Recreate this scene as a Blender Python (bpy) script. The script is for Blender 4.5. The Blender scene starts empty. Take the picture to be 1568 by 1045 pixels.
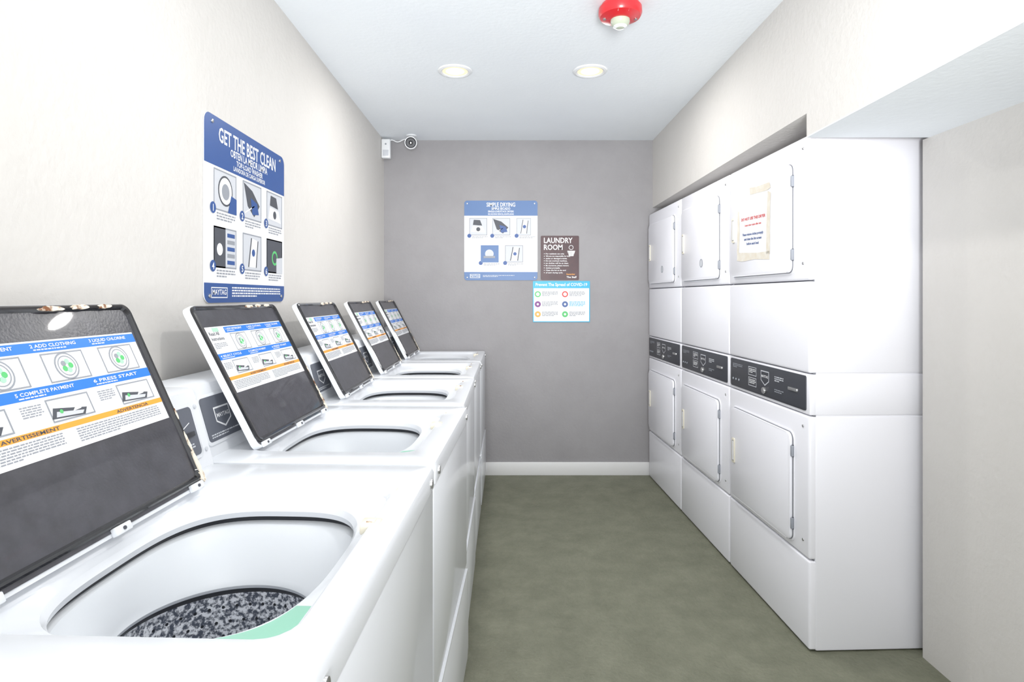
import bpy, bmesh, math, random
from mathutils import Matrix, Vector
random.seed(4)
scene = bpy.context.scene
scene.view_settings.view_transform = 'Standard'
scene.view_settings.look = 'None'

# ------------------------------------------------------------------ materials
def lin(c):
    out = []
    for v in c:
        v = v / 255.0
        out.append(v / 12.92 if v <= 0.04045 else ((v + 0.055) / 1.055) ** 2.4)
    return (out[0], out[1], out[2], 1.0)

def mat(name, rgb, rough=0.5, metal=0.0, rgb2=None, nscale=6.0, bump=0.0, bscale=80.0, emit=0.0, coat=0.0, lo=0.35, hi=0.65, spec=0.5, nrough=0.6):
    m = bpy.data.materials.new(name)
    m.use_nodes = True
    nt = m.node_tree
    b = nt.nodes['Principled BSDF']
    b.inputs['Base Color'].default_value = lin(rgb)
    b.inputs['Roughness'].default_value = rough
    b.inputs['Metallic'].default_value = metal
    b.inputs['Specular IOR Level'].default_value = spec
    b.inputs['Coat Weight'].default_value = coat
    tc = nt.nodes.new('ShaderNodeTexCoord')
    if rgb2 is not None:
        n = nt.nodes.new('ShaderNodeTexNoise')
        n.inputs['Scale'].default_value = nscale
        n.inputs['Detail'].default_value = 10
        n.inputs['Roughness'].default_value = nrough
        nt.links.new(tc.outputs['Object'], n.inputs['Vector'])
        r = nt.nodes.new('ShaderNodeValToRGB')
        r.color_ramp.elements[0].position = lo
        r.color_ramp.elements[1].position = hi
        r.color_ramp.elements[0].color = lin(rgb)
        r.color_ramp.elements[1].color = lin(rgb2)
        nt.links.new(n.outputs['Fac'], r.inputs['Fac'])
        nt.links.new(r.outputs['Color'], b.inputs['Base Color'])
    if bump > 0:
        n2 = nt.nodes.new('ShaderNodeTexNoise')
        n2.inputs['Scale'].default_value = bscale
        n2.inputs['Detail'].default_value = 4
        nt.links.new(tc.outputs['Object'], n2.inputs['Vector'])
        bp = nt.nodes.new('ShaderNodeBump')
        bp.inputs['Strength'].default_value = bump
        bp.inputs['Distance'].default_value = 0.004
        nt.links.new(n2.outputs['Fac'], bp.inputs['Height'])
        nt.links.new(bp.outputs['Normal'], b.inputs['Normal'])
    if emit > 0:
        b.inputs['Emission Color'].default_value = lin(rgb)
        b.inputs['Emission Strength'].default_value = emit
    return m

M_WALL = mat('wall_paint', (212, 209, 205), 0.7, rgb2=(216, 213, 209), nscale=2.0, bump=0.4, bscale=45)
M_WALLB = mat('accent_wall_paint', (153, 151, 153), 0.75, rgb2=(160, 158, 160), nscale=3.0, bump=0.4, bscale=60)
M_CEIL = mat('ceiling_paint', (240, 245, 250), 0.8, rgb2=(243, 248, 252), nscale=2.0, bump=0.25, bscale=50)
M_FLOOR = mat('floor_paint', (100, 102, 85), 0.6, rgb2=(134, 135, 117), nscale=7, bump=0.8, bscale=70, lo=0.25, hi=0.75, nrough=0.75)
M_TRIM = mat('trim_paint', (240, 240, 240), 0.4)
M_ENAM = mat('white_enamel', (230, 233, 238), 0.24, coat=0.15)
M_ENAM2 = mat('white_enamel_dryer', (244, 244, 250), 0.32, coat=0.1)
M_SEAM = mat('seam_dark', (120, 122, 128), 0.7)
M_PLAST = mat('tub_plastic', (226, 230, 235), 0.35)
M_BLACK = mat('black_gloss', (56, 56, 62), 0.28, rgb2=(68, 68, 75), nscale=30, coat=0.3, bump=0.1, bscale=200)
M_BLK2 = mat('black_rubber', (40, 42, 48), 0.4)
M_RIM = mat('black_rim', (30, 30, 34), 0.15, coat=0.6)
M_RUST = mat('rusty_chip', (236, 226, 208), 0.7, rgb2=(125, 76, 40), nscale=55, lo=0.5, hi=0.62)
M_GREEN = mat('mint_label', (148, 208, 184), 0.35)
M_CREAM = mat('cream_plastic', (232, 226, 208), 0.4)
M_METAL = mat('bolt_metal', (190, 190, 190), 0.3, metal=0.9)
M_BASKET = mat('speckled_basket', (84, 90, 104), 0.4, rgb2=(245, 248, 255), nscale=140, lo=0.44, hi=0.58)
M_CTRL = mat('control_panel', (58, 60, 67), 0.4)
M_CTRL2 = mat('control_panel_washer', (98, 102, 112), 0.4)
M_WHITE = mat('print_white', (240, 241, 243), 0.45)
M_NAVY = mat('print_navy', (47, 84, 148), 0.4)
M_NAVY2 = mat('print_navy_faded', (84, 118, 168), 0.4)
M_BLUE = mat('print_blue', (25, 120, 220), 0.4)
M_ORANGE = mat('print_orange', (245, 165, 55), 0.4)
M_GREY = mat('print_grey', (150, 154, 162), 0.5)
M_LGREY = mat('print_light_grey', (205, 208, 214), 0.5)
M_DGREY = mat('print_dark_grey', (75, 78, 86), 0.5)
M_PGREEN = mat('print_green', (90, 195, 115), 0.5)
M_LGREEN = mat('print_light_green', (170, 225, 190), 0.5)
M_RED = mat('print_red', (215, 60, 55), 0.5)
M_BROWN = mat('sign_brown', (76, 44, 48), 0.4, rgb2=(64, 36, 41), nscale=12)
M_CYAN = mat('print_cyan', (45, 175, 215), 0.4)
M_PURPLE = mat('print_purple', (130, 70, 140), 0.5)
M_PAPER = mat('paper', (232, 232, 234), 0.6)
M_TAPE = mat('old_tape', (228, 224, 214), 0.35, rgb2=(219, 210, 192), nscale=30)
M_ALARM = mat('alarm_red', (214, 40, 48), 0.3, coat=0.3)
M_LENS = mat('alarm_lens', (188, 196, 176), 0.12, coat=0.5)
M_LAMP = mat('lamp_glow', (255, 240, 208), 0.5, emit=1.5)
M_LAMP2 = mat('lamp_reflector', (255, 232, 190), 0.4, emit=0.55)
M_TRIMR = mat('downlight_trim', (236, 238, 240), 0.4)

# ------------------------------------------------------------------ geometry helpers
def frame(o, x, y):
    x = Vector(x).normalized(); y = Vector(y).normalized(); z = x.cross(y)
    m = Matrix.Identity(4)
    for i in range(3):
        m[i][0] = x[i]; m[i][1] = y[i]; m[i][2] = z[i]; m[i][3] = o[i]
    return m
I4 = Matrix.Identity(4)

def rrect(x0, y0, x1, y1, r, n=6):
    pts = []
    for cx, cy, a0 in ((x1 - r, y0 + r, -90), (x1 - r, y1 - r, 0), (x0 + r, y1 - r, 90), (x0 + r, y0 + r, 180)):
        for k in range(n + 1):
            a = math.radians(a0 + 90 * k / n)
            pts.append((cx + r * math.cos(a), cy + r * math.sin(a)))
    return pts

def circ(cx, cy, r, n=28, ry=None):
    ry = ry or r
    return [(cx + r * math.cos(2 * math.pi * k / n), cy + ry * math.sin(2 * math.pi * k / n)) for k in range(n)]

TXT = {}
def text_geo(s):
    if s in TXT: return TXT[s]
    cu = bpy.data.curves.new('t', 'FONT'); cu.body = s; cu.size = 1.0; cu.offset = 0.018
    cu.resolution_u = 2
    ob = bpy.data.objects.new('t', cu); scene.collection.objects.link(ob)
    bpy.context.view_layer.update()
    dg = bpy.context.evaluated_depsgraph_get()
    me = ob.evaluated_get(dg).to_mesh()
    vs = [tuple(v.co) for v in me.vertices]; fs = [tuple(p.vertices) for p in me.polygons]
    ob.evaluated_get(dg).to_mesh_clear()
    bpy.data.objects.remove(ob); bpy.data.curves.remove(cu)
    xs = [v[0] for v in vs] or [0, 1]
    TXT[s] = (vs, fs, min(xs), max(xs))
    return TXT[s]

class B:
    def __init__(s):
        s.v = []; s.f = []; s.mi = []; s.mats = []
    def m(s, mt):
        if mt not in s.mats: s.mats.append(mt)
        return s.mats.index(mt)
    def add(s, vs, fs, mt, M=I4):
        k = len(s.v); i = s.m(mt)
        s.v += [tuple(M @ Vector(v)) for v in vs]
        for f in fs:
            s.f.append(tuple(a + k for a in f)); s.mi.append(i)
    def bmadd(s, bm, mt, M):
        bm.verts.index_update()
        s.add([tuple(v.co) for v in bm.verts], [tuple(v.index for v in f.verts) for f in bm.faces], mt, M)
        bm.free()
    def box(s, lo, hi, mt, bev=0.0, M=I4, seg=2):
        bm = bmesh.new(); bmesh.ops.create_cube(bm, size=1)
        for v in bm.verts:
            for i in range(3):
                v.co[i] = lo[i] if v.co[i] < 0 else hi[i]
        if bev > 0:
            bmesh.ops.bevel(bm, geom=bm.edges[:], offset=bev, segments=seg, affect='EDGES', profile=0.5)
        s.bmadd(bm, mt, M)
    def prism(s, pts, z0, z1, mt, bev=0.0, M=I4):
        bm = bmesh.new()
        a = [bm.verts.new((p[0], p[1], z0)) for p in pts]; b = [bm.verts.new((p[0], p[1], z1)) for p in pts]
        n = len(pts)
        bm.faces.new(a[::-1]); top = bm.faces.new(b)
        for i in range(n): bm.faces.new((a[i], a[(i + 1) % n], b[(i + 1) % n], b[i]))
        if bev > 0:
            bmesh.ops.bevel(bm, geom=list(top.edges), offset=bev, segments=2, affect='EDGES', profile=0.5)
        s.bmadd(bm, mt, M)
    def flat(s, pts, z, mt, M=I4):
        s.add([(p[0], p[1], z) for p in pts], [tuple(range(len(pts)))], mt, M)
    def rect(s, x0, y0, x1, y1, z, mt, M=I4):
        s.flat([(x0, y0), (x1, y0), (x1, y1), (x0, y1)], z, mt, M)
    def line(s, x0, y0, x1, y1, w, z, mt, M=I4):
        d = Vector((x1 - x0, y1 - y0)); 
        if d.length < 1e-6: return
        n = Vector((-d.y, d.x)).normalized() * w / 2
        s.flat([(x0 - n.x, y0 - n.y), (x1 - n.x, y1 - n.y), (x1 + n.x, y1 + n.y), (x0 + n.x, y0 + n.y)], z, mt, M)
    def ring2(s, cx, cy, r, w, z, mt, M=I4, n=24):
        o = circ(cx, cy, r, n); i = circ(cx, cy, r - w, n)
        vs = [(p[0], p[1], z) for p in o + i]
        s.add(vs, [(k, (k + 1) % n, n + (k + 1) % n, n + k) for k in range(n)], mt, M)
    def outline(s, x0, y0, x1, y1, w, z, mt, M=I4):
        s.rect(x0, y0, x1, y0 + w, z, mt, M); s.rect(x0, y1 - w, x1, y1, z, mt, M)
        s.rect(x0, y0 + w, x0 + w, y1 - w, z, mt, M); s.rect(x1 - w, y0 + w, x1, y1 - w, z, mt, M)
    def text(s, body, x, y, size, z, mt, M=I4, align='L', width=None, sx=1.0):
        vs, fs, a, b = text_geo(body)
        k = size; kx = size * sx
        if width: kx = width / (b - a)
        w = (b - a) * kx
        ox = x - a * kx if align == 'L' else (x - w / 2 - a * kx if align == 'C' else x - w - a * kx)
        s.add([(ox + v[0] * kx, y + v[1] * k, z) for v in vs], fs, mt, M)
    def words(s, x, y, w, n, h, z, mt, M=I4, gap=1.9):
        for r in range(n):
            cx = x; end = x + w * (1.0 if r < n - 1 else random.uniform(0.4, 0.9))
            while cx < end - h:
                ww = min(random.uniform(1.5, 5) * h, end - cx)
                s.rect(cx, y - r * h * gap - h, cx + ww, y - r * h * gap, z, mt, M); cx += ww + h * 0.7
    def loft(s, rings, mts, M=I4, cap0=None, cap1=None, closed=True):
        n = len(rings[0])
        for k in range(len(rings) - 1):
            mt = mts[k] if isinstance(mts, (list, tuple)) else mts
            fs = []
            for i in range(n if closed else n - 1):
                j = (i + 1) % n
                fs.append((i, j, n + j, n + i))
            if callable(mt):
                for i, f in enumerate(fs):
                    s.add([rings[k][f[0]], rings[k][f[1]], rings[k + 1][f[1]], rings[k + 1][f[0]]], [(0, 1, 2, 3)], mt(i), M)
            else:
                s.add(list(rings[k]) + list(rings[k + 1]), fs, mt, M)
        if cap0: s.add(rings[0], [tuple(range(n))[::-1]], cap0, M)
        if cap1: s.add(rings[-1], [tuple(range(n))], cap1, M)
    def revolve(s, prof, c, mts, n=40, M=I4, cap0=None, cap1=None):
        rings = [[(c[0] + r * math.cos(2 * math.pi * k / n), c[1] + r * math.sin(2 * math.pi * k / n), c[2] + z) for k in range(n)] for r, z in prof]
        s.loft(rings, mts, M, cap0, cap1)
    def finish(s, name, parent=None, ang=35, origin=None):
        L = Vector(origin) if origin is not None else (parent.location.copy() if parent else Vector((0, 0, 0)))
        me = bpy.data.meshes.new(name)
        me.from_pydata([tuple(Vector(v) - L) for v in s.v], [], s.f)
        for mt in s.mats: me.materials.append(mt)
        for p, i in zip(me.polygons, s.mi): p.material_index = i; p.use_smooth = True
        bm = bmesh.new(); bm.from_mesh(me)
        bmesh.ops.remove_doubles(bm, verts=bm.verts[:], dist=0.00002)
        bm.to_mesh(me); bm.free()
        me.validate()
        me.set_sharp_from_angle(angle=math.radians(ang))
        ob = bpy.data.objects.new(name, me)
        scene.collection.objects.link(ob)
        if parent: ob.parent = parent
        else: ob.location = L
        return ob

def empty(name, loc):
    e = bpy.data.objects.new(name, None); e.location = loc; e.empty_display_size = 0.1
    scene.collection.objects.link(e); return e

# ------------------------------------------------------------------ dimensions
F = 907.0; D = 4.14; EYE = 1.245; H = 2.341
XL = -0.858; XB = 1.02; XR = 1.436; XN = 1.80; YB = -1.6

# ------------------------------------------------------------------ room shell
b = B(); b.box((XL - 0.1, YB, -0.1), (2.0, D + 0.1, 0.0), M_FLOOR); b.finish('floor')
b = B(); b.box((XL - 0.1, YB, H), (2.0, D + 0.1, H + 0.1), M_CEIL); b.finish('ceiling')
b = B(); b.box((XL - 0.1, YB, 0), (XL, D + 0.1, H), M_WALL); b.finish('wall_left')
b = B(); b.box((XL, D, 0), (2.0, D + 0.1, H), M_WALLB); b.finish('wall_back')
b = B()
b.box((XR, YB, 0), (1.95, 2.045, 1.788), M_WALL)
b.box((XN, 2.045, 0), (1.95, D, 1.87), M_WALL)
b.box((XB, 2.015, 1.87), (1.95, D, H), M_WALL)
b.box((XB, YB, 1.792), (1.95, 2.015, H), M_WALL)
b.box((XB, YB, 1.788), (XR, 2.015, 1.792), M_CEIL)
b.finish('wall_right')
b = B(); b.box((-0.856, D - 0.014, 0.0), (1.3, D - 0.0005, 0.092), M_TRIM, 0.003); b.finish('baseboard_back')

# ------------------------------------------------------------------ washers
TH = math.radians(-2.2)
specs = [(-0.148, 4.117, 0.684, 0.0, XL + 0.012), (-0.150, 3.427, 0.684, 0.0, XL + 0.012), (-0.146, 2.737, 0.684, 0.0, XL + 0.012),
         (-0.133, 2.022, 0.700, TH, -0.828), (-0.160, 1.3165, 0.760, TH, -0.820)]
ZD = 0.871
def sdf_ray(c, ang, x0, y0, x1, y1, r):
    cx, cy = (x0 + x1) / 2, (y0 + y1) / 2; hx, hy = (x1 - x0) / 2 - r, (y1 - y0) / 2 - r
    lo, hi = 0.0, 2.0
    ca, sa = math.cos(ang), math.sin(ang)
    for _ in range(28):
        t = (lo + hi) / 2
        dx = abs(c[0] + t * ca - cx) - hx; dy = abs(c[1] + t * sa - cy) - hy
        d = math.hypot(max(dx, 0), max(dy, 0)) + min(max(dx, dy), 0) - r
        if d > 0: hi = t
        else: lo = t
    return lo

def picto(b, x, y, w, h, z, M, kind, dz=0.0003, bg=None):
    b.rect(x, y, x + w, y + h, z, bg or M_LGREY, M)
    z2 = z + dz; z3 = z + 2 * dz; z4 = z + 3 * dz
    dk = M_DGREY; t = w * 0.03
    b.outline(x, y, x + w, y + h, t, z2, M_GREY, M)
    if kind == 0:
        b.flat(circ(x + w * .5, y + h * .52, h * .38, 24, h * .38), z2, dk, M)
        b.flat(circ(x + w * .5, y + h * .52, h * .33), z3, M_WHITE, M)
        b.flat(circ(x + w * .5, y + h * .5, h * .2), z4, M_GREY, M)
        b.flat([(x + w * .6, y), (x + w, y), (x + w, y + h * .4), (x + w * .75, y + h * .45)], z4, M_NAVY, M)
    elif kind == 1:
        b.flat([(x + w * .05, y + h * .95), (x + w * .5, y + h * .8), (x + w * .9, y + h * .45), (x + w * .6, y + h * .1), (x + w * .25, y + h * .35)], z2, dk, M)
        b.flat([(x + w * .4, y + h * .6), (x + w * .75, y + h * .5), (x + w * .85, y + h * .2), (x + w * .5, y + h * .15)], z3, M_NAVY, M)
        b.line(x + w * .1, y + h * .15, x + w * .6, y + h * .4, t, z3, M_WHITE, M)
    elif kind == 2:
        b.flat([(x + w * .1, y + h * .2), (x + w * .9, y + h * .15), (x + w * .75, y + h * .5), (x + w * .2, y + h * .55)], z2, M_WHITE, M)
        b.flat([(x + w * .2, y + h * .6), (x + w * .72, y + h * .56), (x + w * .6, y + h * .88), (x + w * .25, y + h * .9)], z2, dk, M)
        b.flat(circ(x + w * .5, y + h * .35, h * .12), z3, dk, M)
    elif kind == 3:
        b.rect(x + w * .0, y, x + w * .5, y + h, z2, dk, M)
        b.flat(circ(x + w * .25, y + h * .45, h * .15), z3, M_WHITE, M)
        for k in range(5): b.rect(x + w * .58, y + h * (.1 + .17 * k), x + w * .92, y + h * (.2 + .17 * k), z2, M_GREY if k % 2 else M_NAVY, M)
    elif kind == 4:
        b.flat([(x + w * .3, y + h * .1), (x + w * .45, y + h * .9), (x + w * .8, y + h * .85), (x + w * .7, y + h * .1)], z2, M_WHITE, M)
        b.line(x + w * .3, y + h * .1, x + w * .45, y + h * .9, t * 1.5, z3, dk, M)
        b.line(x + w * .7, y + h * .1, x + w * .8, y + h * .85, t * 1.5, z3, dk, M)
        b.flat(circ(x + w * .55, y + h * .5, h * .1), z4, M_NAVY, M)
    elif kind == 5:
        b.rect(x, y, x + w, y + h, z2, dk, M)
        b.ring2(x + w * .5, y + h * .45, h * .22, h * .07, z3, M_PGREEN, M)
        b.flat([(x + w * .6, y), (x + w, y), (x + w, y + h * .5), (x + w * .6, y + h * .45)], z4, M_LGREY, M)
    elif kind == 6:
        b.flat(circ(x + w * .5, y + h * .5, h * .48, 24), z2, M_GREY, M)
        b.flat(circ(x + w * .5, y + h * .5, h * .42, 24), z3, M_WHITE, M)
        b.ring2(x + w * .5, y + h * .5, h * .36, h * .04, z3 + dz, M_GREY, M)
        for k in range(5):
            a = k * 1.256
            b.flat(circ(x + w * .5 + h * .15 * math.cos(a), y + h * .5 + h * .15 * math.sin(a), h * .10, 12), z4 + dz, (M_PGREEN, M_LGREEN, M_GREY)[k % 3], M)
    elif kind == 7:
        b.flat([(x, y + h * .15), (x + w * .75, y + h * .05), (x + w * .85, y + h * .35), (x + w * .1, y + h * .6)], z2, dk, M)
        b.flat([(x + w * .1, y + h * .2), (x + w * .7, y + h * .12), (x + w * .76, y + h * .25), (x + w * .15, y + h * .42)], z3, M_LGREY, M)
        b.flat([(x + w * .5, y + h * .3), (x + w * .7, y + h * .35), (x + w * .95, y + h * .8), (x + w * .8, y + h * .9)], z4, M_WHITE, M)
        b.flat(circ(x + w * .25, y + h * .4, h * .09), z4, M_PGREEN, M)

for i, (xf, yf, ln, rot, x0) in enumerate(specs):
    yn = yf - ln
    e = empty('washing_machine', (xf, yf, 0)); e.rotation_euler = (0, 0, rot)
    ry1 = yf - (0.11 if i < 4 else 0.160); ry0 = yn + (0.10 if i < 4 else 0.088)
    rx0, rx1 = -0.604, xf - 0.052
    if i == 3: rx1 = xf - 0.064
    C = (-0.416, (ry0 + ry1) / 2)
    A = 0.171; Bh = (ry1 - ry0) / 2 - 0.036
    CT = (-0.430, C[1])
    N = 144
    angs = [2 * math.pi * k / N for k in range(N)]
    for px, py in ((x0, yn), (x0, yf), (xf, yn), (xf, yf)):
        a = math.atan2(py - C[1], px - C[0]) % (2 * math.pi)
        for d in (-0.012, 0, 0.012): angs.append((a + d) % (2 * math.pi))
    angs = sorted(set(angs)); N = len(angs)
    def R(ins, z, rr):
        return [(C[0] + t * math.cos(a), C[1] + t * math.sin(a), z) for a in angs for t in [sdf_ray(C, a, x0 + ins, yn + ins, xf - ins, yf - ins, rr)]]
    def RC(ins, z, rr):
        return [(C[0] + t * math.cos(a), C[1] + t * math.sin(a), z) for a in angs for t in [sdf_ray(C, a, rx0 + ins, ry0 + ins, rx1 - ins, ry1 - ins, rr)]]
    def SE(ax, ay, z, p=3.1, c=None):
        out = []; c = c or C
        for a in angs:
            r = (abs(math.cos(a) / ax) ** p + abs(math.sin(a) / ay) ** p) ** (-1 / p)
            out.append((c[0] + r * math.cos(a), c[1] + r * math.sin(a), z))
        return out
    def green(k):
        a = math.degrees(angs[k]); a = a - 360 if a > 180 else a
        return M_GREEN if -90 < a < -42 else M_ENAM
    def lerp(r1, r2, t): return [tuple(p[j] * (1 - t) + q[j] * t for j in range(3)) for p, q in zip(r1, r2)]
    b = B()
    r5 = RC(0.008, ZD - 0.012, 0.035); r6 = SE(A + 0.006, Bh + 0.006, ZD - 0.026)
    rings = [R(0.006, ZD - 0.048, 0.012), R(0.0, ZD - 0.046, 0.014), R(0.0, ZD - 0.012, 0.014), R(0.004, ZD - 0.003, 0.014), R(0.012, ZD, 0.012),
             RC(-0.003, ZD, 0.045), RC(0.001, ZD - 0.002, 0.042), r5, lerp(r5, r6, .06), lerp(r5, r6, .94), r6, SE(A, Bh, ZD - 0.036), SE(A + 0.002, Bh + 0.002, ZD - 0.046)]
    mts = [M_ENAM] * 8 + [green] + [M_ENAM] * 3
    b.loft(rings, mts)
    b.loft([SE(A + 0.002, Bh + 0.002, ZD - 0.046), SE(A + 0.012, Bh + 0.012, ZD - 0.049), SE(A + 0.012, Bh + 0.012, ZD - 0.085)], M_BLK2)
    b.box((rx1 - 0.016, C[1] + 0.065, ZD - 0.016), (rx1 + 0.016, C[1] + 0.095, ZD + 0.003), M_CREAM, 0.003)
    b.box((rx1 - 0.006, C[1] + 0.07, ZD + 0.003), (rx1 + 0.008, C[1] + 0.084, ZD + 0.0045), M_RUST)
    b.box((rx1 + 0.002, ry1 - 0.02, ZD - 0.002), (rx1 + 0.006, ry1 + 0.002, ZD + 0.0012), M_RUST)
    b.finish('top_deck', e)
    # tub
    b = B()
    def circring(r, z): return SE(r, r, z, 2, CT)
    b.loft([SE(A + 0.012, Bh + 0.012, ZD - 0.057), SE(A + 0.003, Bh - 0.004, ZD - 0.061), SE(A - 0.004, Bh - 0.018, ZD - 0.076), circring(A - 0.022, ZD - 0.130), circring(A - 0.026, ZD - 0.140), circring(A - 0.024, ZD - 0.146)], M_PLAST)
    b.loft([circring(A - 0.024, ZD - 0.146), circring(A - 0.014, ZD - 0.158), circring(A - 0.012, ZD - 0.38), circring(0.06, ZD - 0.40)], [M_BLK2, M_BASKET, M_BASKET], cap1=M_BASKET)
    b.revolve([(0.10, -0.395), (0.09, -0.38), (0.04, -0.36), (0.03, -0.32), (0.005, -0.315)], (CT[0], CT[1], ZD), M_PLAST, 32, cap1=M_PLAST)
    # drain holes in the basket wall
    for r_ in range(7):
        for k in range(44):
            a = 2 * math.pi * (k + .5 * (r_ % 2)) / 44; rr = A - 0.0135; zz = ZD - 0.18 - r_ * 0.026
            rad = Vector((math.cos(a), math.sin(a), 0)); tn = Vector((-math.sin(a), math.cos(a), 0))
            Mh = frame((CT[0] + rr * rad.x, CT[1] + rr * rad.y, zz), tn, (0, 0, 1))
            b.flat(circ(0, 0, 0.0028, 8), -0.0008, M_BLK2, Mh)
    b.finish('wash_tub', e)
    # cabinet
    b = B()
    zt = ZD - 0.05
    b.box((x0, yn + .004, 0.02), (-0.61, yf - .004, zt), M_ENAM, 0.004)
    b.box((-0.61, yn + .004, 0.02), (xf - 0.03, yn + 0.012, zt), M_ENAM)
    b.box((-0.61, yf - .012, 0.02), (xf - 0.03, yf - .004, zt), M_ENAM)
    b.box((xf - 0.03, yn + .004, 0.02), (xf - 0.012, yf - .004, zt), M_ENAM)
    b.box((xf - 0.018, yn + .004, 0.335), (xf - 0.003, yf - .004, zt + 0.002), M_ENAM, 0.006)
    Mf = frame((xf - 0.018, yn + .004, 0.03), (0, 1, 0), (0, 0, 1))
    wf = yf - yn - .008
    b.prism(rrect(0, 0, wf, 0.298, 0.02), 0, 0.02, M_ENAM, 0.009, Mf)
    for yy in (yn + 0.05, yf - 0.05):
        b.prism(circ(yy, ZD - 0.026, 0.010, 16), -0.002, 0.004, M_METAL, 0.001, frame((xf, 0, 0), (0, 1, 0), (0, 0, 1)))
    for yy in (yn + 0.06, yf - 0.06):
        for xx in (x0 + 0.06, xf - 0.07):
            b.revolve([(0.02, 0.0), (0.02, 0.008), (0.01, 0.01), (0.01, 0.03)], (xx, yy, 0), M_BLK2, 16, cap0=M_BLK2)
    b.finish('cabinet', e)
    # console (slanted profile, rounded)
    b = B()
    W = yf - yn - 0.004
    Mc = frame((0, yf - 0.002, 0), (1, 0, 0), (0, 0, 1))   # z -> -Y
    xb = x0 + 0.002
    prof = [(xb, ZD - 0.002), (-0.660, ZD - 0.002), (-0.664, ZD + 0.014), (-0.704, ZD + 0.152), (-0.709, ZD + 0.164), (-0.722, ZD + 0.170), (xb + 0.01, ZD + 0.170), (xb, ZD + 0.16)]
    b.prism(prof[::-1], 0, W, M_ENAM, 0.006, Mc)
    up = Vector((-0.040, 0, 0.138))
    Mp = frame((-0.664, yn + 0.002, ZD + 0.014), (0, 1, 0), up)
    for (a0, a1, kind) in ((0.028, 0.205, 0), (W - 0.185, W - 0.028, 1)):
        b.prism(rrect(a0, 0.010, a1, 0.132, 0.014), 0, 0.003, M_ENAM, 0.001, Mp)
        b.prism(rrect(a0 + 0.008, 0.018, a1 - 0.008, 0.124, 0.010), 0.002, 0.0042, M_CTRL2, 0, Mp)
        z = 0.0046
        if kind == 0:
            b.flat([(a0 + .055, .095), (a0 + .125, .095), (a0 + .125, .060), (a0 + .09, .042), (a0 + .055, .060)], z, M_WHITE, Mp)
            b.flat([(a0 + .059, .091), (a0 + .121, .091), (a0 + .121, .062), (a0 + .09, .047), (a0 + .059, .062)], z + .0003, M_CTRL2, Mp)
            b.text('MAYTAG', a0 + 0.09, 0.069, 0.014, z + .0006, M_WHITE, Mp, 'C')
            b.words(a0 + 0.02, 0.034, 0.13, 2, 0.003, z, M_LGREY, Mp)
        else:
            b.words(a0 + 0.02, 0.110, 0.06, 5, 0.003, z, M_LGREY, Mp)
            b.box((a0 + 0.08, 0.060, 0.004), (a0 + 0.135, 0.070, 0.009), M_BLK2, 0.001, Mp)
            b.line(a0 + 0.03, 0.035, a0 + 0.06, 0.065, 0.002, z, M_WHITE, Mp)
            b.line(a0 + 0.06, 0.065, a0 + 0.13, 0.09, 0.002, z, M_WHITE, Mp)
            b.words(a0 + 0.07, 0.045, 0.06, 3, 0.003, z, M_LGREY, Mp)
    for a0 in (0.014, W - 0.014):
        for yy in (0.022, 0.120):
            b.prism(circ(a0, yy, 0.005, 12), 0, 0.003, M_LGREY, 0.001, Mp)
    b.finish('control_console', e)
    # lid
    b = B()
    Lw = ry1 - ry0 - 0.004; Lh = 0.392
    hx0 = -0.590 if i < 3 else (-0.580 if i == 3 else -0.590)
    upv = Vector((-0.17, 0, 0.325)) if i < 4 else Vector((-0.152, 0, 0.333))
    Ml = frame((hx0, ry0 + 0.002, ZD + 0.004), (0, 1, 0), upv)
    b.prism(rrect(0, 0, Lw, Lh, 0.018), -0.016, 0.0, M_ENAM, 0.003, Ml)
    b.prism(rrect(0.006, 0.006, Lw - 0.004, Lh - 0.004, 0.016), -0.001, 0.0015, M_BLACK, 0, Ml)
    def RR(ins, z, r): return [(p[0], p[1], z) for p in rrect(0.004 + ins, 0.012 + ins, Lw - 0.002 - ins, Lh - 0.002 - ins, r, 6)]
    b.loft([RR(0, 0, .02), RR(0.001, 0.006, .02), RR(0.004, 0.008, .018), RR(0.008, 0.007, .016), RR(0.012, 0.001, .014)], M_RIM, Ml)
    chips = [(Lw * .62, Lh - 0.010, .026, .005), (Lw * .74, Lh - 0.008, .020, .005), (Lw * .86, Lh - 0.008, .018, .004), (Lw - 0.007, 0.085, .003, .026),
             (Lw - 0.008, 0.046, .005, .024), (Lw - 0.010, 0.018, .007, .012), (Lw - 0.006, 0.15, .002, .012)]
    for (cx, cy, rx, ry) in chips:
        pts = []
        for k in range(16):
            a = k * math.pi / 8; f = random.uniform(0.75, 1.2)
            pts.append((cx + rx * f * math.cos(a), cy + ry * f * math.sin(a)))
        b.prism(pts, 0.0062, 0.0085 + random.uniform(0, .0004), M_RUST, 0, Ml)
    for hx in (0.035, Lw * .52, Lw - 0.035):
        b.box((hx - 0.018, -0.002, 0.0), (hx + 0.018, 0.012, 0.010), M_ENAM, 0.002, Ml)
        b.prism(circ(hx, 0.005, 0.003, 8), 0.010, 0.012, M_DGREY, 0, Ml)
    # instruction sticker
    sx0, sx1, sy0, sy1 = 0.024, Lw - 0.022, 0.148, 0.330
    z = 0.0022; dz = 0.0003
    b.rect(sx0, sy0, sx1, sy1, z, M_WHITE, Ml)
    z += dz; sw = sx1 - sx0
    c0 = sx0 + sw * 0.20
    b.rect(c0, sy1 - 0.020, sx1, sy1 - 0.003, z, M_BLUE, Ml)
    b.rect(sx0, sy1 - 0.092, sx1, sy1 - 0.075, z, M_BLUE, Ml)
    b.rect(sx0, sy0 + 0.034, sx1, sy0 + 0.043, z, M_ORANGE, Ml)
    b.text('Read All', sx0 + 0.008, sy1 - 0.024, 0.014, z, M_DGREY, Ml)
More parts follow.
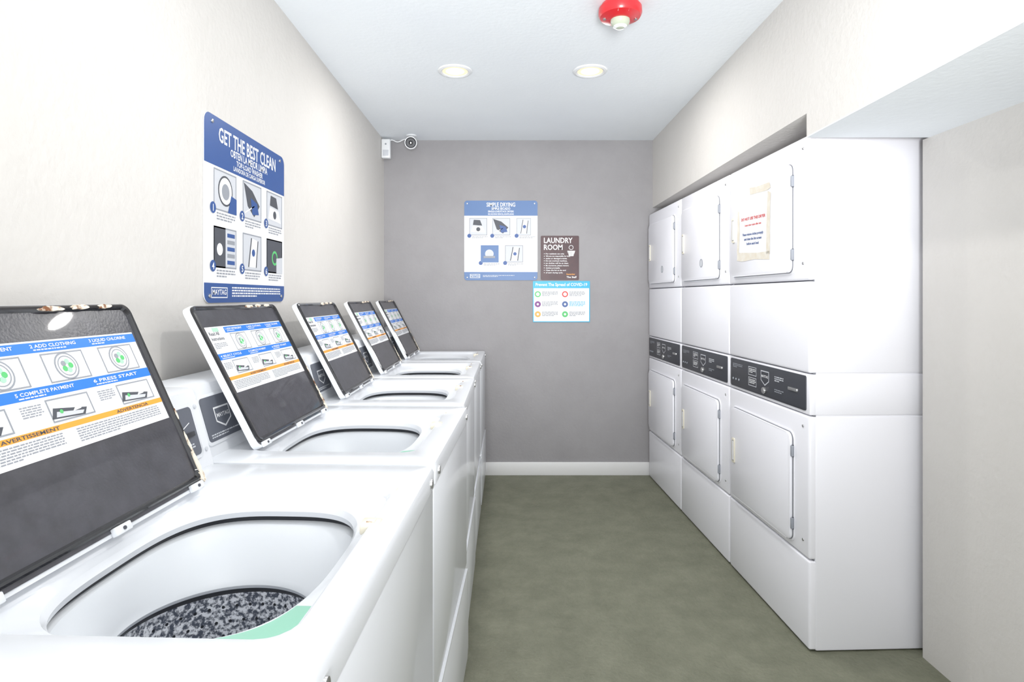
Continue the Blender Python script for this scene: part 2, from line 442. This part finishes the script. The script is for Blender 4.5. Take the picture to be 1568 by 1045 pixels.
    b.text('Instructions', sx0 + 0.008, sy1 - 0.038, 0.013, z, M_DGREY, Ml, width=0.06)
    b.rect(sx0 + 0.03, sy1 - 0.014, sx0 + 0.06, sy1 - 0.003, z, M_LGREEN, Ml)
    b.words(sx0 + 0.008, sy1 - 0.046, 0.06, 4, 0.0022, z, M_GREY, Ml)
    cw = (sx1 - c0) / 3
    for k, t in enumerate(('1 ADD DETERGENT', '2 ADD CLOTHING', '3 LIQUID CHLORINE')):
        xx = c0 + cw * k
        b.text(t, xx + 0.006, sy1 - 0.012, 0.008, z + dz, M_WHITE, Ml, width=cw * .75)
        b.words(xx + 0.01, sy1 - 0.0145, cw * .6, 1, 0.002, z + dz, M_WHITE, Ml)
        picto(b, xx + cw * .14, sy1 - 0.073, cw * .70, 0.050, z, Ml, 6, 0.0002, M_WHITE)
    cw2 = sw / 3
    for k, t in enumerate(('4 SELECT CYCLE', '5 COMPLETE PAYMENT', '6 PRESS START')):
        xx = sx0 + cw2 * k
        b.text(t, xx + 0.008, sy1 - 0.085, 0.008, z + dz, M_WHITE, Ml, width=cw2 * .72)
        b.words(xx + 0.012, sy1 - 0.0875, cw2 * .6, 1, 0.002, z + dz, M_WHITE, Ml)
        picto(b, xx + cw2 * .34, sy0 + 0.047, cw2 * .56, 0.038, z, Ml, 7, 0.0002, M_WHITE)
        b.words(xx + 0.006, sy0 + 0.081, cw2 * .25, 5, 0.002, z, M_GREY, Ml)
    b.text('AVERTISSEMENT', sx0 + sw * .35, sy0 + 0.0355, 0.008, z + dz, M_DGREY, Ml, 'C', width=sw * .22)
    b.text('ADVERTENCIA', sx0 + sw * .82, sy0 + 0.0355, 0.008, z + dz, M_DGREY, Ml, 'C', width=sw * .18)
    for k in range(2):
        b.words(sx0 + 0.01 + sw * .5 * k, sy0 + 0.030, sw * .44, 6, 0.0021, z, M_GREY, Ml)
    b.finish('lid', e)

# ------------------------------------------------------------------ dryers
xdir = Vector((0.073, -2.06, 0)).normalized()
DW = 0.681
org = Vector((0.986, 4.108, 0))
for i in range(3):
    o = org + xdir * (DW * i)
    Md = frame(o, xdir, (0, 0, 1))
    cpos = Md @ Vector((DW / 2, 0, -0.35))
    e = empty('stacked_dryer', (cpos.x, cpos.y, 0))
    w = DW - 0.005
    b = B()
    b.box((0.004, 0.012, -0.69), (w - 0.004, 1.80, -0.026), M_ENAM2, 0.0, Md)
    for (a, c) in ((0.004, 0.825), (0.829, 0.973), (0.977, 1.816)):
        b.box((0, a, -0.70), (w, c, -0.022), M_ENAM2, 0.006, Md)
    b.finish('cabinet', e)
    b = B()
    for (a, c) in ((0.006, 0.318), (0.323, 0.825), (0.977, 1.300), (1.305, 1.815)):
        b.box((0.002, a, -0.03), (w - 0.002, c, 0.0), M_ENAM2, 0.008, Md, 3)
    b.box((0.002, 0.829, -0.03), (w - 0.002, 0.973, -0.002), M_ENAM2, 0.005, Md)
    b.box((0.006, 0.01, -0.031), (w - 0.006, 1.80, -0.018), M_SEAM, 0, Md)
    b.finish('front_panels', e)
    b = B()
    z0 = -0.002
    b.prism(rrect(0.016, 0.842, w - 0.022, 0.966, 0.008), z0 - 0.002, z0 + 0.004, M_CTRL, 0.001, Md)
    z = z0 + 0.0045
    for k in range(2):
        xx = 0.19 + 0.01; yy = 0.912 - k * 0.045
        b.outline(xx, yy, xx + 0.075, yy + 0.036, 0.0025, z, M_LGREY, Md)
        b.words(xx + 0.008, yy + 0.028, 0.06, 3, 0.0035, z, M_WHITE, Md)
    b.flat([(0.315, 0.945), (0.385, 0.945), (0.385, 0.905), (0.35, 0.885), (0.315, 0.905)], z, M_LGREY, Md)
    b.flat([(0.319, 0.941), (0.381, 0.941), (0.381, 0.907), (0.35, 0.890), (0.319, 0.907)], z + .0003, M_CTRL, Md)
    b.text('MAYTAG', 0.35, 0.918, 0.014, z + .0006, M_WHITE, Md, 'C')
    b.prism(circ(0.345, 0.866, 0.013), z0 + .002, z0 + 0.012, M_METAL, 0.002, Md)
    b.words(0.43, 0.935, 0.07, 3, 0.004, z, M_LGREY, Md)
    b.words(0.43, 0.885, 0.07, 2, 0.004, z, M_GREY, Md)
    b.box((0.54, 0.900, z0), (0.605, 0.912, z0 + 0.010), M_METAL, 0.002, Md)
    b.words(0.04, 0.945, 0.10, 3, 0.0035, z, M_GREY, Md)
    for k in range(3): b.prism(circ(0.045 + k * .03, 0.875, 0.005, 12), z0 + .003, z0 + .007, M_GREY, 0.001, Md)
    b.finish('control_panel', e)
    for nm, ya, yb in (('drum_door_bottom', 0.350, 0.745), ('drum_door_top', 1.335, 1.735)):
        b = B()
        xa, xc = 0.045, w - 0.105
        b.prism(rrect(xa - 0.008, ya - 0.008, xc + 0.008, yb + 0.008, 0.03), -0.002, 0.003, M_ENAM2, 0.001, Md)
        b.prism(rrect(xa, ya, xc, yb, 0.025), 0.002, 0.016, M_ENAM2, 0.005, Md)
        b.prism(rrect(xa - .002, ya - .002, xc + .002, yb + .002, 0.027), 0.002, 0.006, M_SEAM, 0, Md)
        ym = ya + (yb - ya) * 0.52
        b.prism(rrect(xa + 0.022, ym - 0.055, xa + 0.050, ym + 0.055, 0.006), 0.014, 0.020, M_CREAM, 0.002, Md)
        b.prism(rrect(xa + 0.027, ym - 0.046, xa + 0.044, ym + 0.046, 0.004), 0.0198, 0.0203, M_SEAM, 0, Md)
        b.prism(rrect(xa + 0.030, ym - 0.043, xa + 0.044, ym + 0.043, 0.004), 0.0202, 0.0207, M_WHITE, 0, Md)
        for hy in (ya + 0.065, yb - 0.065):
            b.box((xc + 0.001, hy - 0.020, 0.002), (xc + 0.009, hy + 0.020, 0.014), M_GREY, 0.002, Md)
            b.box((xc + 0.002, hy - 0.022, 0.002), (xc + 0.007, hy + 0.022, 0.010), M_DGREY, 0.001, Md)
        b.prism(circ(w - 0.04, ya + 0.03, 0.005, 12), 0, 0.003, M_METAL, 0.001, Md)
        b.prism(circ(w - 0.04, yb + 0.04, 0.005, 12), 0, 0.003, M_METAL, 0.001, Md)
        b.finish(nm, e)
    b = B()
    if i == 2:
        Mq = Md @ Matrix.Translation((0.275, 1.55, 0.0170)) @ Matrix.Rotation(math.radians(-2), 4, 'Z')
        pp = [(-.14, -.14), (-.05, -.143), (.06, -.138), (.14, -.14), (.142, 0), (.138, .11), (.11, .142), (0, .139), (-.12, .142), (-.141, .1), (-.138, 0)]
        b.flat(pp, 0.0, M_PAPER, Mq)
        b.flat([(-.152, -.15), (-.10, -.155), (.02, -.148), (.15, -.152), (.148, -.118), (.05, -.122), (-.15, -.115)], 0.0004, M_TAPE, Mq)
        b.flat([(.122, -.13), (.152, -.13), (.149, .05), (.152, .11), (.126, .12), (.120, .0)], 0.0004, M_TAPE, Mq)
        b.flat([(-.03, .125), (.12, .122), (.15, .13), (.14, .152), (.03, .150), (-.035, .155)], 0.0006, M_TAPE, Mq)
        b.flat([(-.152, -.12), (-.132, -.12), (-.126, -.03), (-.134, .06), (-.150, .07)], 0.0006, M_TAPE, Mq)
        b.text('DO NOT USE THIS DRYER', 0, 0.02, 0.017, 0.0010, M_RED, Mq, 'C', width=0.22)
        b.text('Leave door open after use', 0, -0.005, 0.012, 0.0010, M_RED, Mq, 'C', width=0.15)
        b.text('Please remove clothes promptly', 0, -0.045, 0.015, 0.0010, M_NAVY, Mq, 'C', width=0.19)
        b.text('and clean the lint screen', 0, -0.065, 0.015, 0.0010, M_NAVY, Mq, 'C', width=0.16)
        b.text('before each load', 0, -0.085, 0.015, 0.0010, M_NAVY, Mq, 'C', width=0.11)
        b.finish('taped_notice', e)
    else:
        b.flat(circ(0.36, 1.42, 0.022), 0.0168, M_LGREY, Md)
        b.ring2(0.36, 1.42, 0.022, 0.004, 0.0171, M_GREY, Md)
        b.finish('round_sticker', e)

# ------------------------------------------------------------------ signs
Ms = frame((XL + 0.001, 1.67, 1.228), (0, 1, 0), (0, 0, 1))
w, h = 0.600, 0.548
b = B()
b.prism(rrect(0, 0, w, h, 0.03), 0, 0.003, M_WHITE, 0, Ms)
z = 0.0034
top = [p for p in rrect(0.0, 0, w, h, 0.03) if p[1] > h * .5]
b.flat([(w, h * .735)] + top + [(0, h * .735)], z, M_NAVY, Ms)
bot = rrect(0, 0, w, h, 0.03); lowr = [p for p in bot if p[1] < h * .5 and p[0] > w / 2]; lowl = [p for p in bot if p[1] < h * .5 and p[0] < w / 2]
b.flat(lowl + lowr + [(w, 0.058), (0, 0.058)], z, M_NAVY, Ms)
b.text('GET THE BEST CLEAN', w / 2, h * .875, 0.062, z + .0004, M_WHITE, Ms, 'C', width=0.43)
b.text('OBTEN LA MEJOR LIMPIA', w / 2, h * .825, 0.032, z + .0004, M_WHITE, Ms, 'C', width=0.28)
b.text('TOP-LOAD WASHER', w / 2, h * .785, 0.024, z + .0004, M_WHITE, Ms, 'C', width=0.20)
b.text('LAVADORA DE CARGA SUPERIOR', w / 2, h * .752, 0.020, z + .0004, M_WHITE, Ms, 'C', width=0.24)
for k in range(6):
    cx = 0.055 + (k % 3) * 0.190; cy = 0.262 if k < 3 else 0.092
    picto(b, cx, cy + 0.012, 0.145, 0.122, z, Ms, k)
    b.flat(circ(cx - 0.006, cy + 0.016, 0.017), z + .0014, M_NAVY, Ms)
    b.text(str(k + 1), cx - 0.006, cy + 0.006, 0.028, z + .0018, M_WHITE, Ms, 'C')
    b.words(cx + 0.018, cy + 0.006, 0.12, 3, 0.0045, z, M_GREY, Ms)
b.outline(0.04, 0.014, 0.14, 0.046, 0.003, z + .0004, M_WHITE, Ms)
b.text('MAYTAG', 0.09, 0.024, 0.022, z + .0005, M_WHITE, Ms, 'C', width=0.085)
b.words(0.17, 0.048, 0.39, 4, 0.0045, z + .0004, M_WHITE, Ms)
for px, py in ((0.045, h - 0.02), (w - 0.045, h - 0.02), (0.03, 0.02), (w - 0.03, 0.02)):
    b.prism(circ(px, py, 0.006, 12), z, z + 0.003, M_METAL, 0.001, Ms)
b.finish('washer_instruction_sign', origin=(XL, 1.97, 1.23))

def backM(px, py, off=0.001): return frame(((px - 776) / 219.1, D - off, EYE + (455 - py) / 219.1), (1, 0, 0), (0, 0, 1))
Ms = backM(711, 429.5); w, h = 0.511, 0.557
b = B()
b.prism(rrect(0, 0, w, h, 0.02), 0, 0.003, M_WHITE, 0, Ms)
z = 0.0034
pr = rrect(0, 0, w, h, 0.02)
b.flat([(w, h * .81)] + [p for p in pr if p[1] > h * .5] + [(0, h * .81)], z, M_NAVY2, Ms)
b.flat([p for p in pr if p[1] < h * .5 and p[0] < w / 2] + [p for p in pr if p[1] < h * .5 and p[0] > w / 2] + [(w, 0.058), (0, 0.058)], z, M_NAVY2, Ms)
b.text('SIMPLE DRYING', w / 2, h * .925, 0.040, z + .0005, M_WHITE, Ms, 'C', width=0.20)
b.text('SIMPLE SECADO', w / 2, h * .885, 0.024, z + .0005, M_WHITE, Ms, 'C', width=0.13)
b.text('SINGLE-LOAD/STACK DRYERS', w / 2, h * .853, 0.018, z + .0005, M_WHITE, Ms, 'C', width=0.18)
b.text('SECADORAS SENCILLAS/APILADAS', w / 2, h * .822, 0.015, z + .0005, M_WHITE, Ms, 'C', width=0.18)
for k, (cx, cy, kd) in enumerate(((0.035, 0.315, 2), (0.195, 0.315, 1), (0.365, 0.315, 4), (0.115, 0.125, 3), (0.285, 0.125, 4))):
    ww = 0.125 if k != 2 else 0.1
    picto(b, cx, cy, ww, 0.12, z, Ms, kd, 0.0004, M_LGREY)
    if k == 3: b.rect(cx, cy, cx + ww, cy + 0.12, z + .0018, M_NAVY2, Ms); b.flat(circ(cx + .06, cy + .06, .03), z + .0022, M_LGREY, Ms); b.rect(cx + .02, cy + .03, cx + .1, cy + .045, z + .0026, M_GREY, Ms)
    b.flat(circ(cx, cy - 0.004, 0.014), z + .0016, M_NAVY, Ms)
    b.words(cx + 0.02, cy - 0.008, 0.11, 2, 0.004, z, M_GREY, Ms)
b.outline(0.04, 0.016, 0.11, 0.044, 0.003, z + .0004, M_WHITE, Ms)
b.text('MAYTAG', 0.075, 0.024, 0.018, z + .0005, M_WHITE, Ms, 'C', width=0.06)
b.words(0.13, 0.036, 0.22, 2, 0.004, z + .0004, M_LGREY, Ms)
for px, py in ((0.02, h - 0.02), (w - 0.02, h - 0.02), (0.02, 0.02), (w - 0.02, 0.02)):
    b.prism(circ(px, py, 0.005, 12), z, z + 0.003, M_METAL, 0.001, Ms)
b.finish('dryer_instruction_sign', origin=(-0.04, D, 1.64))

Ms = backM(828, 429); w, h = 0.267, 0.309
b = B()
b.prism(rrect(0, 0, w, h, 0.008), 0, 0.003, M_BROWN, 0, Ms); z = 0.0035
b.text('LAUNDRY', 0.022, h - 0.050, 0.052, z, M_WHITE, Ms, width=0.20)
b.text('ROOM', 0.022, h - 0.098, 0.052, z, M_WHITE, Ms, width=0.13)
b.flat([(0.185, h - .105), (0.197, h - .142), (0.228, h - .142), (0.24, h - .105)], z, M_WHITE, Ms)
for k in range(4): b.line(0.192 + k * .013, h - .110, 0.194 + k * .012, h - .138, 0.002, z + .0003, M_BROWN, Ms)
b.ring2(0.212, h - .082, 0.016, 0.003, z, M_WHITE, Ms)
yy = h - 0.130
for t, wd in (('For residents use only.', .13), ('We are not responsible for lost,', .17), ('stolen or damaged articles.', .15), ('Do not overload machines,', .15), ('no clothes will be as clean.', .16), ('Be courteous, please remove', .16), ('clothes promptly.', .10), ('Clean the lint at the end', .14), ('of each drying cycle.', .12)):
    b.text(t, 0.035, yy, 0.0125, z, M_WHITE, Ms, width=wd); b.rect(0.022, yy + .002, 0.028, yy + .006, z, M_WHITE, Ms); yy -= 0.0165
b.text('Remember', 0.18, 0.036, 0.014, z, M_ORANGE, Ms, width=0.06)
b.text('The Staff', 0.18, 0.014, 0.018, z, M_WHITE, Ms, width=0.07)
b.finish('laundry_room_rules_sign', origin=(0.37, D, 1.5))

Ms = backM(816, 493.5); w, h = 0.398, 0.287
b = B()
b.prism(rrect(0, 0, w, h, 0.002), 0, 0.003, M_CYAN, 0, Ms); z = 0.0034
b.rect(0.006, 0.006, w - 0.006, h * .825, z, M_WHITE, Ms)
b.text('Prevent The Spread of COVID-19', w / 2, h * .88, 0.030, z, M_WHITE, Ms, 'C', width=0.36)
for k in range(6):
    cx = 0.03 + (k % 2) * 0.19; cy = 0.195 - (k // 2) * 0.070
    c = (M_PGREEN, M_RED, M_PURPLE, M_NAVY, M_ORANGE, M_PGREEN)[k]
    b.flat(circ(cx + 0.004, cy, 0.021), z + .0004, c, Ms)
    b.flat(circ(cx + 0.004, cy, 0.013 if k < 2 else 0.008), z + .0008, M_WHITE, Ms)
    b.words(cx + 0.034, cy + 0.018, 0.11, 4, 0.0045, z + .0004, M_GREY if k != 3 else M_CYAN, Ms)
b.finish('health_notice_sign', origin=(0.38, D, 1.2))

# ------------------------------------------------------------------ ceiling fittings
def downlight_or_fill(x, y, en):
    b = B()
    b.revolve([(0.060, -0.001), (0.062, -0.006), (0.070, -0.009), (0.080, -0.006), (0.084, 0.0)], (x, y, H - 0.0005), M_TRIMR, 40)
    b.revolve([(0.061, -0.004), (0.045, -0.0045), (0.001, -0.005)], (x, y, H), [M_LAMP2, M_LAMP], 40, cap1=M_LAMP)
    ob = b.finish('recessed_downlight_or_fill', origin=(x, y, H))
    l = bpy.data.lights.new('lamp', 'AREA'); l.shape = 'DISK'; l.size = 0.11; l.energy = en; l.color = (1.0, 0.98, 0.95)
    lo = bpy.data.objects.new('lamp', l); lo.location = (0, 0, -0.012); scene.collection.objects.link(lo); lo.parent = ob
for x, y, en in ((-0.25, 2.865, 7), (0.403, 2.865, 8), (-0.25, 1.15, 2), (0.403, 1.15, 7.5), (-0.25, -0.6, 4), (0.403, -0.6, 9)):  # far pair is in view; the nearer rows are unseen, added as fill
    downlight_or_fill(x, y, en)

# added fill spot, unseen behind the camera, tilted up to the ceiling
l = bpy.data.lights.new('added_fill_spot', 'SPOT'); l.energy = 520; l.spot_size = math.radians(70); l.spot_blend = 1.0; l.shadow_soft_size = 0.35; l.color = (0.98, 0.99, 1.0)
lo = bpy.data.objects.new('added_fill_spot', l); lo.location = (0.15, -1.0, 1.15); scene.collection.objects.link(lo)
lo.rotation_euler = (Vector((0.15, 3.2, 2.55)) - Vector(lo.location)).to_track_quat('-Z', 'Y').to_euler()

# fire alarm
ax, ay = 0.425, 2.22
b = B()
b.revolve([(0.070, 0.0), (0.075, -0.012), (0.080, -0.014), (0.081, -0.035), (0.075, -0.046), (0.045, -0.056), (0.040, -0.057)], (ax, ay, H - 0.0005), M_ALARM, 48, cap1=M_ALARM)
b.revolve([(0.036, -0.052), (0.036, -0.066), (0.030, -0.078), (0.018, -0.086), (0.004, -0.089)], (ax, ay, H), [M_LENS] * 4, 32, cap1=M_LENS)
b.revolve([(0.026, -0.076), (0.026, -0.0815), (0.016, -0.0885), (0.0155, -0.0865)], (ax, ay, H), M_TRIMR, 24)
b.text('FIRE', 0, -0.010, 0.017, 0.003, M_WHITE, frame((ax, ay - 0.062, H - 0.053), (1, 0, 0), (0, 0.95, -0.31)), 'C', width=0.04)
for s in (-1, 1):
    b.prism(circ(ax + 0.058 * s, ay - 0.0, 0.006, 12), H - 0.056, H - 0.048, M_METAL)
b.finish('fire_alarm_strobe', origin=(ax, ay, H), ang=40)

# security camera at far left
cx, cy, cz = -0.645, 3.98, H
e = empty('security_camera', (cx, cy, cz))
b = B()
b.revolve([(0.035, 0.0), (0.035, -0.008), (0.015, -0.012), (0.012, -0.03), (0.012, -0.05)], (cx, cy + 0.03, cz - 0.0005), M_TRIMR, 24)
b.finish('ceiling_mount', e)
dirv = Vector((0.15, -0.95, -0.15)).normalized(); xv = Vector((1, 0, 0)); xv = (xv - dirv * xv.dot(dirv)).normalized()
yv = dirv.cross(xv)
b = B(); Mb = frame((cx, cy, cz - 0.062), xv, yv)
b.revolve([(0.002, -0.055), (0.030, -0.05), (0.040, -0.035), (0.042, 0.03), (0.040, 0.038)], (0, 0, 0), M_TRIMR, 28, Mb)
b.revolve([(0.040, 0.038), (0.036, 0.038), (0.035, 0.036)], (0, 0, 0), M_TRIMR, 28, Mb)
b.revolve([(0.036, 0.037), (0.030, 0.032), (0.002, 0.032)], (0, 0, 0), M_BLK2, 28, Mb, cap1=M_BLK2)
b.revolve([(0.014, 0.031), (0.014, 0.037), (0.008, 0.039), (0.004, 0.039)], (0, 0, 0), [M_RIM] * 3, 20, Mb, cap1=M_METAL)
b.finish('camera_body', e)
def tube(pts, r, name, mt, parent=None):
    cu = bpy.data.curves.new(name, 'CURVE'); cu.dimensions = '3D'; cu.bevel_depth = r; cu.bevel_resolution = 3
    sp = cu.splines.new('BEZIER'); sp.bezier_points.add(len(pts) - 1)
    L = parent.location if parent else Vector((0, 0, 0))
    for p, q in zip(sp.bezier_points, pts):
        p.co = Vector(q) - L; p.handle_left_type = p.handle_right_type = 'AUTO'
    cu.materials.append(mt)
    o = bpy.data.objects.new(name, cu); scene.collection.objects.link(o)
    if parent: o.parent = parent
    return o
tube([(cx, cy + 0.05, cz - 0.03), (cx - 0.05, cy + 0.06, cz - 0.02), (cx - 0.10, cy + 0.07, cz - 0.035), (cx - 0.15, cy + 0.08, cz - 0.02), (cx - 0.19, cy + 0.1, cz - 0.05)], 0.004, 'camera_cable', M_TRIMR, e)
b = B()
b.box((XL + 0.002, 4.04, 2.195), (XL + 0.062, 4.085, 2.325), M_TRIMR, 0.006)
b.prism(circ(XL + 0.032, 2.29, 0.006, 12), 0, 0.002, M_GREY, 0, frame((0, 4.0405, 0), (1, 0, 0), (0, 0, 1)))
b.box((XL + 0.012, 4.038, 2.21), (XL + 0.052, 4.041, 2.25), M_LGREY, 0.001)
b.finish('wall_sensor_box', origin=(XL, 4.06, 2.26))

# ------------------------------------------------------------------ world, camera
wd = bpy.data.worlds.new('world'); scene.world = wd; wd.use_nodes = True
bg = wd.node_tree.nodes['Background']; bg.inputs['Color'].default_value = (0.95, 0.975, 1.0, 1); bg.inputs['Strength'].default_value = 1.9
cam = bpy.data.cameras.new('camera'); co = bpy.data.objects.new('camera', cam); scene.collection.objects.link(co)
co.location = (0, 0, EYE); co.rotation_euler = (math.radians(90), 0, 0)
cam.sensor_width = 36; cam.sensor_fit = 'HORIZONTAL'; cam.lens = F / 1568 * 36
cam.shift_x = (784 - 776) / 1568; cam.shift_y = -(522.5 - 455) / 1568
cam.clip_start = 0.02
scene.camera = co
